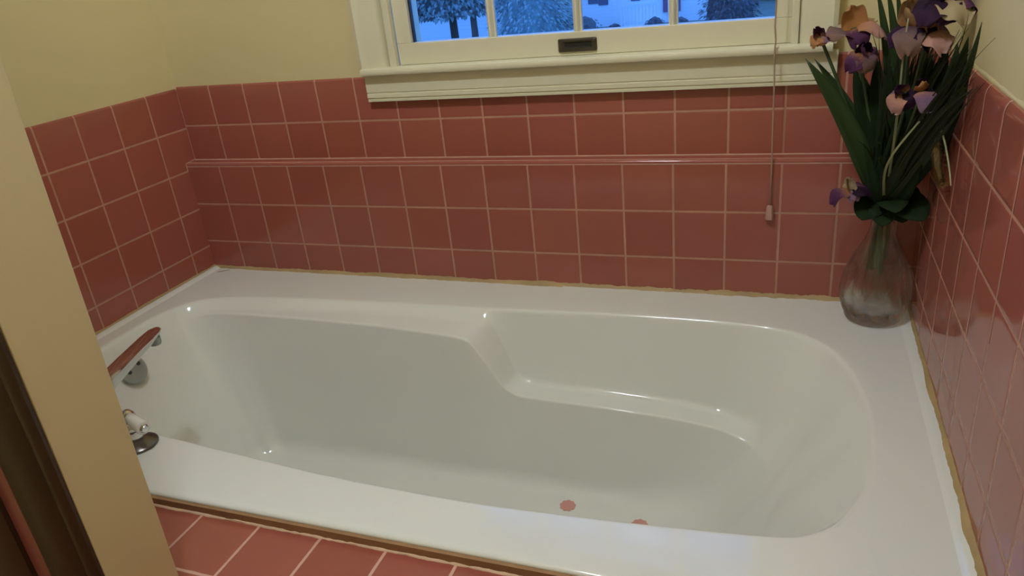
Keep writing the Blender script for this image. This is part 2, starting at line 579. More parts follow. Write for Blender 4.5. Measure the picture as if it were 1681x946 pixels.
# stations: O(x,y) rim edge, F(x,y) floor edge, and for the back A(x,y,z), B(x,y,z) of the moulded arm shelf
ST = [
    # back, left to right
    ((1.25, -1.60), (2.10, -2.56), (1.30, -1.84, -1.935), (1.35, -2.04, -1.965)),
    ((2.6, -1.49), (2.9, -2.48), (2.6, -1.72, -1.92), (2.6, -2.02, -1.965)),
    ((4.5, -1.41), (4.6, -2.45), (4.5, -1.62, -1.90), (4.6, -2.07, -1.96)),
    ((6.0, -1.38), (6.0, -2.45), (6.0, -1.59, -1.91), (6.0, -2.15, -1.98)),
    ((6.9, -1.37), (6.9, -2.45), (7.05, -1.58, -1.93), (6.88, -2.22, -2.00)),
    ((7.22, -1.365), (7.2, -2.45), (7.36, -1.58, -1.98), (7.16, -2.24, -2.05)),
    ((7.55, -1.36), (7.5, -2.45), (7.66, -1.59, -2.55), (7.50, -2.24, -2.50)),
    ((7.95, -1.34), (7.9, -2.45), (7.98, -1.62, -3.22), (7.90, -2.24, -3.12)),
    ((8.25, -1.33), (8.2, -2.45), (8.28, -1.63, -3.32), (8.22, -2.25, -3.25)),
    ((9.9, -1.25), (9.6, -2.45), (9.9, -1.62, -3.38), (9.95, -2.27, -3.30)),
    ((11.1, -1.24), (10.5, -2.45), (11.1, -1.62, -3.44), (11.1, -2.27, -3.36)),
    ((12.2, -1.29), (11.05, -2.47), (12.1, -1.66, -3.52), (12.05, -2.32, -3.44)),
    ((12.9, -1.36), (11.4, -2.54), (12.60, -1.94, -3.46), (12.5, -2.42, -3.52)),
    # right end
    ((13.22, -1.455), (11.6, -2.66), (12.88, -2.12, -3.28), (12.76, -2.58, -3.6)),
    ((13.5, -1.58), (11.72, -2.82), (13.06, -2.33, -3.10), (12.90, -2.80, -3.6)),
    ((14.0, -2.15), (11.84, -3.2), (13.42, -2.75, -3.0), (13.02, -3.15, -3.6)),
    ((14.3, -3.05), (11.88, -3.75), (13.57, -3.30, -2.9), (13.08, -3.64, -3.6)),
    ((14.42, -4.2), (11.88, -4.3), None, None),
    ((14.35, -5.35), (11.8, -4.9), None, None),
    ((14.10, -6.10), (11.6, -5.4), None, None),
    ((13.80, -6.53), (11.3, -5.65), None, None),
    ((13.3, -6.80), (10.9, -5.85), None, None),
    # front, right to left
    ((12.4, -6.90), (10.3, -5.95), None, None),
    ((11.0, -7.00), (9.4, -6.0), None, None),
    ((9.2, -7.07), (8.2, -6.0), None, None),
    ((7.4, -7.02), (6.8, -6.0), None, None),
    ((5.2, -6.85), (5.0, -5.95), None, None),
    ((3.2, -6.68), (3.4, -5.85), None, None),
    ((1.4, -6.58), (2.3, -5.65), None, None),
    ((.55, -6.35), (1.85, -5.4), None, None),
    ((0.0, -5.85), (1.65, -5.1), None, None),
    # left end
    ((-.28, -5.1), (1.55, -4.7), None, None),
    ((-.36, -4.2), (1.52, -4.2), None, None),
    ((-.34, -3.2), (1.55, -3.7), None, None),
    ((-.20, -2.45), (1.62, -3.25), None, None),
    ((.15, -1.96), (1.75, -2.95), (.30, -2.13, -1.98), (.34, -2.18, -1.995)),
    ((.60, -1.73), (1.90, -2.80), (.70, -1.94, -1.945), (.74, -2.08, -1.97)),
]
tab = []
for si, (O, F, A, B) in enumerate(ST):
    o3 = Vector((O[0], O[1], ZDECK)); f3 = Vector((F[0], F[1], FZ))
    g = min(1, max(0, (si - 18) / 12))           # shelf height runs out level round the ends
    A = Vector(A) if A else o3.lerp(f3, .47 + (.075 - .47) * g)
    B = Vector(B) if B else o3.lerp(f3, .53 + (.115 - .53) * g)
    tab.append([*o3.xy, *A, *B, *f3.xy])
keys = [0.]
for i in range(1, len(tab)):
    keys.append(keys[-1] + (Vector(tab[i][:2]) - Vector(tab[i - 1][:2])).length)
period = keys[-1] + (Vector(tab[0][:2]) - Vector(tab[-1][:2])).length
NS = 320
cols = list(zip(*tab))
stations = [[hermite(keys, c, period * k / NS, period) for c in cols] for k in range(NS)]


def bez(a, c, b, n):
    return [a * (1 - t)**2 + c * 2 * t * (1 - t) + b * t * t for t in [i / n for i in range(n + 1)]]


YN, YB = -7.945, -0.014           # tub rectangle
rect_c = Vector((7.2, -4.0))


def to_rect(O):
    """matching point of the outer rectangle"""
    d = O - rect_c
    s = 1e9
    for lim, comp in ((XR, 0), (XL, 0), (YB, 1), (YN, 1)):
        if abs(d[comp]) > 1e-6:
            q = (lim - rect_c[comp]) / d[comp]
            if q > 0:
                s = min(s, q)
    return rect_c + d * s


outer = [to_rect(Vector(s[:2])) for s in stations]
for cx in (XL, XR):
    for cy in (YN, YB):
        k = min(range(NS), key=lambda i: (outer[i] - Vector((cx, cy))).length)
        outer[k] = Vector((cx, cy))
rings = []
for s, R in zip(stations, outer):
    O = Vector((s[0], s[1], ZDECK)); A = Vector(s[2:5]); B = Vector(s[5:8]); Fp = Vector((s[8], s[9], FZ))
    cen = Vector((min(max(s[8], 4.0), 9.3), -4.3, FZ))
    od = Vector((R.x - O.x, R.y - O.y, 0))
    odn = od.normalized()
    front = R.y < YN + .001
    lipdir = Vector((0, -1, 0)) if front else Vector((0, 0, 0))
    R3 = Vector((R.x, R.y, ZDECK))
    prof = []
    if front:
        prof += [R3 + Vector((0, .02, -.075)), R3 + Vector((0, -.012, -.070)), R3 + Vector((0, -.022, -.045)), R3 + Vector((0, -.012, -.016))]
        prof += [R3 + Vector((0, .03, -.004)), R3 + Vector((0, .075, 0))]
    else:
        prof += [R3 + Vector((0, 0, -.16)), R3 + Vector((0, 0, -.10)), R3 + Vector((0, 0, -.06)), R3 + Vector((0, 0, -.03))]
        prof += [R3, R3 - odn * .06]
    P0 = O + odn * .16
    prof.append(R3.lerp(P0, .5)); 
    prof.append(P0)

    def corner(p, c, q, r, n=6):
        a = c + (p - c).normalized() * min(r, (p - c).length * .46)
        b = c + (q - c).normalized() * min(r, (q - c).length * .46)
        return bez(a, c, b, n)
    prof += corner(P0, O, A, .10)
    prof += corner(O, A, B, .14)
    prof += corner(A, B, Fp, .055)
    fl = corner(B, Fp, cen, .32 + .7 * max(0, min(1, (s[8] - 10.3) / 1.2)), 10)
    prof += [B.lerp(fl[0], .35), B.lerp(fl[0], .7)] + fl + [fl[-1].lerp(cen, .5), cen]
    rings.append(prof)
rows = [[rings[k][j] for k in range(NS)] for j in range(len(rings[0]))]
tub = tag(empty('bathtub', (7.2, -4, ZF)), 'large white drop-in bathtub with moulded arm shelf set between pink tiled walls', 'bathtub')
tm = MB().grid(rows, closed=True)
shell = tm.build('tub_shell', M['tub'], tub, smooth=180)
# bed of the tub (hidden below)
MB().box(2.2, 11, -5.7, -2.9, ZF, FZ - .03).build('tub_bed', M['wood_raw'], tub)
# raised tile flange along the end walls
for x0, sgn in ((XR, -1), (XL, 1)):
    prof = [(0, -.01), (0, .045), (.10, .042), (.15, .028), (.19, .006), (.22, -.01)]
    pts = [(x0 + sgn * a, ZDECK + b) for a, b in prof]
    MB().prism(pts, 'y', YN + .02, YB).build('tile_flange', M['tub'], tub, smooth=60)
# scalloped pink grip decals on the tub floor
for (u, v), rr, rot in (((932, 830), .165, .2), ((1050, 862), .165, .5)):
    c = atz(u, v, FZ + .012)
    pts = []
    for i in range(72):
        w = 2 * math.pi * i / 72
        r = rr * (.86 + .14 * abs(math.sin(4.5 * w + rot)))
        pts.append((c.x + r * math.cos(w), c.y + r * math.sin(w)))
    d = MB().prism(pts, 'z', FZ - .006, FZ + .014).build('grip_decal', M['decal'], tub)
# oval brown flaw in the corner of the rim
c = atz(367, 445, ZDECK)
MB().prism([(c.x + .13 * math.cos(w) * 1.0 + .05 * math.sin(w), c.y + .055 * math.sin(w) + .07 * math.cos(w)) for w in [2 * math.pi * i / 24 for i in range(24)]], 'z', ZDECK - .004, ZDECK + .004).build('rim_chip', M['stain'], tub)
# overflow plate on the tap end
pc = atx(217, 607, .08)
nrm = Vector((3.55, 0, 1.9)).normalized()      # end-wall normal
pl = MB().lathe(pc, [(0.30, -.04), (.325, .0), (.325, .035), (.30, .06), (.2, .075), (.0001, .08)], 40, nrm).build('overflow_plate', M['chrome_dull'], tub, smooth=40)
side = Vector((0, 1, 0)); upv = nrm.cross(side)
if upv.z < 0:
    upv = -upv
for a in (-.14, .15):
    c = pc + side * a + upv * (.05 if a > 0 else -.02) + nrm * .072
    MB().lathe(c, [(.05, -.01), (.05, .012), (.035, .022), (.0001, .024)], 16, nrm).build('screw', M['dark_metal'], pl, smooth=40)
# ------------------------------------------------------------------ caulk joints
rg = random.Random(11)


def bead(name, p0, p1, nrm_w, w0, w1, h, mat, n=140, wig=.35):
    """irregular caulk bead from p0 to p1 lying in the corner below a wall (nrm_w points out of the wall)"""
    p0, p1, nw = Vector(p0), Vector(p1), Vector(nrm_w)
    rows = []
    a = b = 0
    for i in range(n + 1):
        t = i / n
        p = p0.lerp(p1, t)
        a = .8 * a + .2 * rg.uniform(-1, 1) * 2.2
        b = .8 * b + .2 * rg.uniform(-1, 1) * 2.2
        w = (w0 + (w1 - w0) * t) * (1 + wig * a)
        hh = h * (1 + wig * b)
        rows.append([p + nw * -.01 + Vector((0, 0, hh)), p + nw * (w * .3) + Vector((0, 0, hh * .8)), p + nw * (w * .75) + Vector((0, 0, hh * .28 + .004)), p + nw * w + Vector((0, 0, -.003))])
    return struct(MB().grid(rows).build(name, mat, smooth=180))


bead('trim_6', (XL, 0, ZDECK), (8.6, 0, ZDECK), (0, -1, 0), .06, .10, .065, M['caulk'], 160)
bead('trim_7', (8.55, 0, ZDECK), (XR, 0, ZDECK), (0, -1, 0), .045, .095, .065, M['caulk'], 160, .5)
bead('trim_8', (XR, 0, ZDECK + .04), (XR, YN, ZDECK + .04), (-1, 0, 0), .030, .085, .07, M['caulk'], 120)
bead('trim_9', (XL, 0, ZDECK + .04), (XL, YN, ZDECK + .04), (1, 0, 0), .03, .045, .05, M['caulk'], 120)
# ragged grout line where the platform tile meets the board
rows = []
a = 0
for i in range(241):
    x = XL + (XR - XL) * i / 240
    a = .6 * a + .4 * rg.uniform(-1, 1)
    w = .018 + .020 * a
    hh = .016 + .012 * rg.random()
    if rg.random() < .12:
        w *= .35; hh *= .3
    rows.append([(x, -8.015, ZP - .01), (x, -8.02, ZP + hh), (x, -8.03 - w * .5, ZP + hh * .8), (x, -8.03 - w, ZP - .006)])
struct(MB().grid(rows).build('trim_10', M['caulk_pale'], smooth=60))

# ------------------------------------------------------------------ window
win = struct(empty('window_1', (9.1, YU, 2.35)))
GX0, GX1, GZ0, GZ1 = 5.56, 12.77, 3.50, 8.35
YS = YU + .02        # sash face


def wchild(mb, name, mat='trim', parent=win, **k):
    o = mb.build(name, M[mat] if isinstance(mat, str) else mat, parent, **k)
    return struct(o)


# casings with moulded face
cl = [(4.36, YU + .03), (4.36, YU - .22), (4.44, YU - .26), (4.50, YU - .22), (4.62, YU - .20), (4.86, YU - .17), (4.92, YU - .15), (4.96, YU - .10), (5.0, YU + .03)]
wchild(MB().prism(cl, 'z', 3.04, 12.9), 'window_casing', smooth=35)
cr = [(18.12 - x, y) for x, y in cl][::-1]
wchild(MB().prism([(x + .02, y) for x, y in cr], 'z', 3.04, 12.9), 'window_casing', smooth=35)
wchild(MB().box(4.2, 13.95, YU - .24, YU + .03, 12.3, 13.0), 'window_casing', bevel=.04)
# jamb liners / stops
for x0, x1 in ((5.0, 5.09), (13.13, 13.25)):
    wchild(MB().box(x0, x1, YU - .02, YU + WT, 2.9, 12.4), 'jamb')
for x0, x1 in ((5.07, 5.215), (13.04, 13.16)):
    wchild(MB().box(x0, x1, YU - .14, YU + .02, 3.05, 12.4), 'window_stop', bevel=.02)
# stool (inner sill) and apron
st = [(YU + .5, 3.06), (YU - .28, 3.06), (YU - .325, 3.045), (YU - .34, 3.01), (YU - .34, 2.96), (YU - .325, 2.93), (YU - .28, 2.92), (YU + .5, 2.92)]
wchild(MB().prism(st, 'x', 4.42, 13.72), 'window_stool', smooth=45)
ap = [(YU - .02, 2.925), (YU - .16, 2.925), (YU - .16, 2.55), (YU - .145, 2.535), (YU - .145, 2.52), (YU - .165, 2.51), (YU - .165, 2.435), (YU - .14, 2.42), (YU - .14, 2.405), (YU - .155, 2.395), (YU - .15, 2.35), (YU - .02, 2.345)]
wchild(MB().prism(ap, 'x', 4.40, 13.82), 'window_apron', smooth=25)
wchild(MB().box(5.0, 13.25, YU + .4, YU + WT, 2.7, 2.96), 'window_sill')
# lower sash
sash = MB()
sash.box(5.22, GX0, YS, YS + .36, GZ0, GZ1)
sash.box(GX1, 13.05, YS, YS + .36, GZ0, GZ1)
sash.box(5.22, 13.05, YS, YS + .36, 3.065, GZ0)
sash.box(5.22, 13.05, YS, YS + .36, GZ1, 8.75)
sash_o = wchild(sash, 'sash', bevel=.012)
up = MB()
up.box(5.09, 5.5, YS + .40, YS + .76, 8.72, 12.1); up.box(12.8, 13.13, YS + .40, YS + .76, 8.72, 12.1)
up.box(5.09, 13.13, YS + .40, YS + .76, 8.3, 8.72); up.box(5.09, 13.13, YS + .40, YS + .76, 12.1, 12.4)
upo = wchild(up, 'sash', bevel=.012)
MUN = [7.345, 9.135, 10.965]
for x in MUN:
    mp = [(x - .085, YS + .22), (x - .085, YS + .13), (x - .055, YS + .11), (x - .045, YS + .05), (x - .02, YS + .015), (x + .02, YS + .015), (x + .045, YS + .05), (x + .055, YS + .11), (x + .085, YS + .13), (x + .085, YS + .22)]
    wchild(MB().prism(mp, 'z', GZ0 - .03, GZ1), 'muntin', parent=sash_o, smooth=35)
    wchild(MB().prism([(a, b + .4) for a, b in mp], 'z', 8.7, 12.1), 'muntin', parent=upo, smooth=35)
for zc in (6.12,):
    mp = [(YS + .22, zc - .08), (YS + .12, zc - .07), (YS + .02, zc - .02), (YS + .02, zc + .02), (YS + .12, zc + .07), (YS + .22, zc + .08)]
    wchild(MB().prism(mp, 'x', GX0, GX1), 'muntin', parent=sash_o, smooth=35)
# dark putty edge along the left glass line
pt = MB()
pt.box(GX0 - .002, GX0 + .03, YS + .10, YS + .2, GZ0, GZ1)
wchild(pt, 'putty_edge', 'bronze_dark', sash_o)
ex = [GX0] + MUN + [GX1]
for i in range(4):
    wchild(MB().box(ex[i] - .02, ex[i + 1] + .02, YS + .17, YS + .20, GZ0 - .02, GZ1 + .02), 'pane', 'pane', sash_o)
    wchild(MB().box(ex[i] - .02, ex[i + 1] + .02, YS + .57, YS + .60, 8.7, 12.12), 'pane', 'pane', upo)
# recessed sash lift
lx0, lx1, lz0, lz1 = 8.76, 9.53, 3.135, 3.385
ly = YS - .0
lf = MB()


def rrect(x0, x1, z0, z1, r, n=5):
    p = []
    for cx, cz, a0 in ((x1 - r, z1 - r, 0), (x0 + r, z1 - r, 90), (x0 + r, z0 + r, 180), (x1 - r, z0 + r, 270)):
        for i in range(n + 1):
            a = math.radians(a0 + 90 * i / n)
            p.append((cx + r * math.cos(a), cz + r * math.sin(a)))
    return p


o0 = rrect(lx0, lx1, lz0, lz1, .03); o1 = rrect(lx0 + .02, lx1 - .02, lz0 + .02, lz1 - .02, .03)
i0 = rrect(lx0 + .085, lx1 - .085, lz0 + .065, lz1 - .055, .03); i1 = rrect(lx0 + .12, lx1 - .12, lz0 + .085, lz1 - .08, .03)
rows = [[(x, ly + .01, z) for x, z in o0], [(x, ly - .035, z) for x, z in o0], [(x, ly - .055, z) for x, z in o1], [(x, ly - .055, z) for x, z in i0], [(x, ly - .015, z) for x, z in i1]]
lf.grid(rows, closed=True)
lift = wchild(lf, 'sash_lift', 'bronze', sash_o, smooth=40)
lrec = MB(); lrec.add([(x, ly - .014, z) for x, z in i1], [tuple(range(len(i1)))])
wchild(lrec, 'lift_recess', 'bronze_dark', sash_o)

# blind cord with its pendant
cy = YU - .40
cd = MB()
top = aty(1275, 0, cy)
bot = aty(1264.5, 338, cy)
cpts = [Vector((top.x + .03, YU - .25, 12.6)), Vector((top.x + .02, cy, 9.0))]
for t, dx in ((0, 0), (.12, -.012), (.18, .006), (.24, -.008), (.4, .004), (.6, .0), (.8, .002), (1, 0)):
    q = top.lerp(bot, t)
    cpts.append(Vector((q.x + dx, cy, q.z)))
cordroot = tag(empty('blind_cord', (bot.x, cy, bot.z - .3)), 'thin beige blind cord hanging past the right side of the window with a plastic pendant', 'cord')
cd.tube(cpts, .014, 8).build('cord', M['cord'], cordroot, smooth=180)
# weave knots / pendant
pz = bot.z
MB().lathe((bot.x - .005, cy, pz - .27), [(.075, 0), (.080, .02), (.062, .25), (.045, .275), (.015, .285)], 6).build('pendant', M['pendant'], cordroot, smooth=30)

# ------------------------------------------------------------------ tap fittings
tipp = atz(256.5, 535, -.78); mids = atz(182, 609, -.76)
sp_y = -7.05
_k = (sp_y - tipp.y) / (mids.y - tipp.y)
sp_x = tipp.x + (mids.x - tipp.x) * _k
spt = tag(empty('tub_spout', (sp_x, sp_y, ZDECK)), 'flat chrome tub spout reaching over the tap end of the bathtub', 'tap')
MB().lathe((sp_x, sp_y, ZDECK), [(.30, 0), (.30, .04), (.26, .07), (.17, .12), (.15, .5), (.15, .85)], 32).build('spout_base', M['chrome'], spt, smooth=40)
bs = Vector((sp_x, sp_y, tipp.z + (mids.z - tipp.z) * _k))
dirv = (tipp - bs); L = dirv.length; dirv.normalize()
sidev = Vector((dirv.y, -dirv.x, 0)).normalized()
secs = [(-.18, .16, .0, -.24), (.0, .165, .015, -.24), (.5 * L, .145, .02, -.18), (.80 * L, .13, .012, -.15), (.93 * L, .115, .0, -.13), (L, .07, -.03, -.11)]
rows = []
for s, w, zt_, zb_ in secs:
    c = bs + dirv * s
    prof = [(-w * .75, zt_ - .005), (0, zt_ + .008), (w * .75, zt_ - .005), (w, zt_ - .05), (w, zb_ + .04), (w * .8, zb_), (-w * .8, zb_), (-w, zb_ + .04), (-w, zt_ - .05)]
    rows.append([c + sidev * a + Vector((0, 0, b)) for a, b in prof])
sm = MB().grid(rows, closed=True)
n9 = 9
sm.f.append(tuple(range(n9))); sm.mi.append(0)
sm.f.append(tuple(range(len(sm.v) - n9, len(sm.v)))[::-1]); sm.mi.append(0)
sm.build('spout_arm', M['chrome'], spt, bevel=.012, smooth=40)
oc = bs + dirv * (L - .20) + Vector((0, 0, -.14))
MB().lathe(oc, [(.11, 0), (.115, -.10), (.10, -.15), (.08, -.155), (.075, -.10)], 28).build('spout_outlet', M['chrome_dull'], spt, smooth=40)

hc = atz(229, 731, ZDECK)
hd = tag(empty('tap_lever', (hc.x, hc.y, ZDECK)), 'chrome tub tap lever with white porcelain grip on the front rim', 'tap')
MB().lathe((hc.x, hc.y, ZDECK), [(.29, .0), (.305, .03), (.30, .05), (.25, .09), (.17, .115), (.11, .14)], 40).build('tap_flange', M['chrome_dark'], hd, smooth=35)
MB().lathe((hc.x, hc.y, ZDECK), [(.11, .12), (.125, .2), (.115, .30), (.14, .33), (.14, .38), (.10, .42), (.11, .47), (.0001, .50)], 32).build('tap_stem', M['chrome'], hd, smooth=40)
g0 = aty(212, 686, hc.y + .06); g1 = aty(236.5, 703.5, hc.y - .10)
gd = (g1 - g0).normalized()
gl = (g1 - g0).length
MB().lathe(g0, [(.09, -.14), (.115, -.10), (.115, .0), (.09, .05), (.0001, .06)], 24, gd).build('tap_hub', M['chrome'], hd, smooth=40)
MB().lathe(g0, [(.085, .03), (.10, .05), (.108, gl * .5), (.118, gl - .05), (.112, gl - .01), (.07, gl)], 28, gd).build('tap_grip', M['porcelain'], hd, smooth=40)
MB().lathe(g1, [(.075, -.02), (.075, .01), (.05, .045), (.0001, .055)], 24, gd).build('grip_cap', M['chrome'], hd, smooth=40)
MB().tube([(hc.x, hc.y, ZDECK + .40), tuple(g0 - gd * .06)], .06, 12).build('tap_neck', M['chrome'], hd, smooth=60)

# ------------------------------------------------------------------ vase
VX, VY = 14.70, -.70
VZ = ZDECK + .008
vout = [(.0001, 0), (.36, 0), (.455, .015), (.485, .06), (.50, .12), (.535, .20), (.585, .36), (.607, .52), (.60, .68), (.565, .86), (.505, 1.04), (.425, 1.22), (.335, 1.39), (.26, 1.53), (.215, 1.66), (.19, 1.80), (.182, 1.93), (.186, 2.04), (.20, 2.12), (.207, 2.15)]
vin = [(.185, 2.14), (.165, 2.04), (.155, 1.93), (.163, 1.80), (.185, 1.66), (.228, 1.53), (.30, 1.39), (.39, 1.22), (.47, 1.04), (.527, .86), (.558, .68), (.555, .52), (.51, .38), (.42, .28), (.28, .235), (.0001, .22)]


def cut(w, h):
    if h < .03:
        return 1
    body = max(0., min(1., (h - .10) / .12)) * max(0., min(1., (1.30 - h) / .55))
    tw = w + .55 * math.sin(1.6 * h)
    fl = abs(math.sin(8 * tw))                      # broad swirled flutes
    gr = max(0., 1 - abs(math.sin(4 * (w - .8 * h))) * 5)   # deep crossing cuts
    neck = max(0., min(1., (h - 1.25) / .3)) * max(0., min(1., (2.12 - h) / .2))
    return 1 - .085 * body * (1 - fl) - .05 * body * gr - .07 * neck * (1 - abs(math.sin(4 * w)))


def fine(prof, n=3):
    out = []
    for (a, b), (c, d) in zip(prof, prof[1:]):
        for i in range(n):
            t = i / n
            out.append((a + (c - a) * t, b + (d - b) * t))
    out.append(prof[-1])
    return out


NV = 192
vase = tag(empty('glass_vase', (VX, VY, VZ)), 'clear cut glass vase with bulbous base and narrow neck in the back right tub corner', 'vase')
vm = MB().lathe((VX, VY, VZ), fine(vout, 4), NV, fn=cut)
no = len(fine(vout, 4)); ni = len(vin)
vi = MB().lathe((VX, VY, VZ), vin, NV)
# outer and inner walls joined at the lip
off = len(vm.v)
vm.v += vi.v
for f in vi.f:
    vm.f.append(tuple(q + off for q in f)); vm.mi.append(0)
vm.f = [f for f in vm.f if len(f) == 4]; vm.mi = [0] * len(vm.f)
for kq in range(NV):
    a = (no - 1) * NV + kq; b = (no - 1) * NV + (kq + 1) % NV
    vm.f.append((a, b, off + (kq + 1) % NV, off + kq)); vm.mi.append(0)
vm.build('vase_body', M['vase'], vase, smooth=60)


# ------------------------------------------------------------------ flowers
def bezpath(p, n):
    p = [Vector(q) for q in p]
    out = []
    for i in range(n + 1):
        t = i / n
        q = p[:]
        while len(q) > 1:
            q = [a.lerp(b, t) for a, b in zip(q, q[1:])]
        out.append(q[0])
    return out


def blade(mb, path, w, fold=.25, face=None, prof=None, twist=0):
    """sword-shaped leaf along a path"""
    n = len(path) - 1
    rows, uv = [], []
    face = Vector(face) if face is not None else (CC - path[n // 2])
    for i, p in enumerate(path):
        t = (path[min(i + 1, n)] - path[max(i - 1, 0)]).normalized()
        nv = (face - t * face.dot(t)).normalized()
        sd = t.cross(nv).normalized()
        s = i / n
        if twist:
            R = Matrix.Rotation(twist * s, 3, t); sd = R @ sd; nv = R @ nv
        ww = w * (prof(s) if prof else (min(1, .55 + 1.2 * s) * (1 - s**4) if s < 1 else .0) + .02)
        r = []
        for j in (-1, -.5, 0, .5, 1):
            r.append(p + sd * (ww * j) - nv * (fold * ww * (1 - abs(j))))
            uv.append((s, j * .5 + .5))
        rows.append(r)
    return mb.grid(rows, uvs=uv)


def petal(mb, c, ax, er, length, width, kind, rgen, ruffle=.06):
    """one iris petal: 'fall' arches out and down, 'standard' rises and cups, 'side' stands out flat"""
    ax, er = ax.normalized(), (er - ax * er.dot(ax)).normalized()
    et = ax.cross(er)
    rows, uv = [], []
    N, K = 12, 8
    ph = rgen.random() * 6
    for i in range(N + 1):
        s = i / N
        if kind == 'fall':
            a = 1.0 - 2.5 * s
            # integrate a curling path
            r, h = 0, 0
            for q in range(i):
                aa = .9 - 2.45 * (q / N)**.8
                r += math.cos(aa) * length / N; h += math.sin(aa) * length / N
            cup = -.20
        elif kind == 'standard':
            r, h = 0, 0
            for q in range(i):
                aa = 1.05 + .55 * (q / N) + .9 * max(0, q / N - .55)
                r += math.cos(aa) * length / N; h += math.sin(aa) * length / N
            cup = .38
        else:
            r, h = 0, 0
            for q in range(i):
                aa = .35 - .5 * (q / N)
                r += math.cos(aa) * length / N; h += math.sin(aa) * length / N
            cup = -.12
        w = width * (math.sin(math.pi * min(1, s**.75 * .86 + .06)))**.75
        if i == N:
            w *= .75
        row = []
        for j in range(K + 1):
            t = 2 * j / K - 1
            ru = ruffle * t * t * math.sin(9 * s + 3.5 * t + ph) * (s**.5)
            tip = .06 * math.cos(5 * t + ph) * length * (s**6)
            row.append(c + er * (r + (cup * w * t * t if kind == 'standard' else 0) * -1 + tip) + ax * (h + (cup * w * t * t if kind != 'standard' else 0) + ru) + et * (w * t))
            uv.append((s, t * .5 + .5))
        rows.append(row)
    mb.grid(rows, uvs=uv)


NECK = Vector((VX - .01, VY, VZ + 2.15))


CAMR = CR @ Vector((1, 0, 0))


def iris(name, label, head, ax, size, falls, stands, seed, start=None, leaves=()):
    """falls / stands: (angle in degrees seen from above, 0 = right, 270 = towards the room; material; kind; length)"""
    rgen = random.Random(seed)
    head = Vector(head); ax = Vector(ax).normalized()
    st = Vector(start) if start else NECK + Vector((rgen.uniform(-.09, .09), rgen.uniform(-.09, .09), -.02))
    bot = Vector((VX + (st.x - VX) * .6 + rgen.uniform(-.1, .1), VY + rgen.uniform(-.15, .15), VZ + .9 + .3 * rgen.random()))
    root = tag(empty(name, st), label, 'flower', 'artificial flowers in the glass vase')
    p = bezpath([st, st.lerp(head, .4) + Vector((0, 0, .25)), head - ax * .5 * size, head - ax * .04 * size], 14)
    MB().tube([bot, bot.lerp(st, .6)] + p, .026, 8).build('stem', M['stem'], root, smooth=180)
    MB().lathe(head - ax * .22 * size, [(.03 * size, 0), (.075 * size, .08 * size), (.085 * size, .2 * size), (.06 * size, .27 * size)], 12, ax).build('calyx', M['stem'], root, smooth=60)
    e0 = (CAMR - ax * CAMR.dot(ax)).normalized()
    for lst, nm in ((falls, 'fall_petal'), (stands, 'standard_petal')):
        for a, mat, kind, ln in lst:
            er = Matrix.Rotation(math.radians(a) + rgen.uniform(-.1, .1), 3, ax) @ e0
            mb = MB()
            wd = .30 if kind == 'side' else .26
            petal(mb, head, ax, er, ln * size * rgen.uniform(.93, 1.07), wd * size * (ln / .6)**.5 * rgen.uniform(.9, 1.1), kind, rgen, .085 * size)
            mb.build(nm, M[mat], root, smooth=180, solid=.006, subd=1)
    for path, w, mat in leaves:
        mb = MB()
        blade(mb, bezpath(path, 18), w)
        mb.build('leaf', M[mat], root, smooth=180, solid=.01)
    return root


def npt(dx=0, dy=0, dz=0):
    return NECK + Vector((dx, dy, dz))


XM = 15.18     # nothing of the bouquet passes this plane (wall at 15.34)


def at(u, v, y):
    p = aty(u, v, y)
    if p.x > XM:
        p = atx(u, v, XM)
    return p


F_, S_, H_ = 'fall', 'standard', 'side'
UPV = (.0, -.25, .97)
# blooms, each with its stem and sword leaves
iris('artificial_iris', 'leftmost purple iris bloom with orange throat in front of the window stool', at(1347, 62, -1.0), (-.25, -.7, .66), .46,
     [(195, 'p_orange', F_, .5), (345, 'p_lilac', F_, .5), (270, 'p_orange', F_, .38)], [(60, 'p_purple', S_, .5), (120, 'p_purple', S_, .5), (90, 'p_deep', S_, .35)], 1,
     leaves=[([npt(-.05, -.1, -.1), at(1425, 270, -1.0), at(1395, 190, -1.0), at(1322, 96, -1.0)], .17, 'leaf'),
             ([npt(-.02, -.05, 0), at(1432, 250, -.85), at(1405, 180, -.8), at(1337, 97, -.7)], .12, 'leaf')])
iris('artificial_iris', 'tan and mauve iris with an upright orange petal in front of the window casing', at(1402, 50, -.9), (-.05, -.30, .95), .84,
     [(185, 'p_mauve', H_, .58), (335, 'p_pink', F_, .72), (270, 'p_purple', F_, .5)], [(100, 'p_orange', S_, .50), (20, 'p_tan', H_, .42), (140, 'p_cream', H_, .35)], 5,
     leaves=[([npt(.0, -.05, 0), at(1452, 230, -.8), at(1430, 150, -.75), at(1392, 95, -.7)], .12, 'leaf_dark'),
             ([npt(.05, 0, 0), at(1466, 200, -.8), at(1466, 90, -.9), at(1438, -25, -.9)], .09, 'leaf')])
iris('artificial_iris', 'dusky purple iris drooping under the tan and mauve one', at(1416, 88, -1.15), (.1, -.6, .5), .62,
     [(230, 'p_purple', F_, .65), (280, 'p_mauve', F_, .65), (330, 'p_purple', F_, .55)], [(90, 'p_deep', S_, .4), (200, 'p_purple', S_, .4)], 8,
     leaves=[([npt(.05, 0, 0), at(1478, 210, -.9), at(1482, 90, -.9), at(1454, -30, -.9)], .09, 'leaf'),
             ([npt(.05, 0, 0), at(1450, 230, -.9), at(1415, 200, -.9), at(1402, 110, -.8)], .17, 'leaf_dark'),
             ([npt(.0, 0, 0), at(1446, 250, -.9), at(1436, 180, -.9), at(1440, 95, -.85)], .17, 'leaf_dark')])
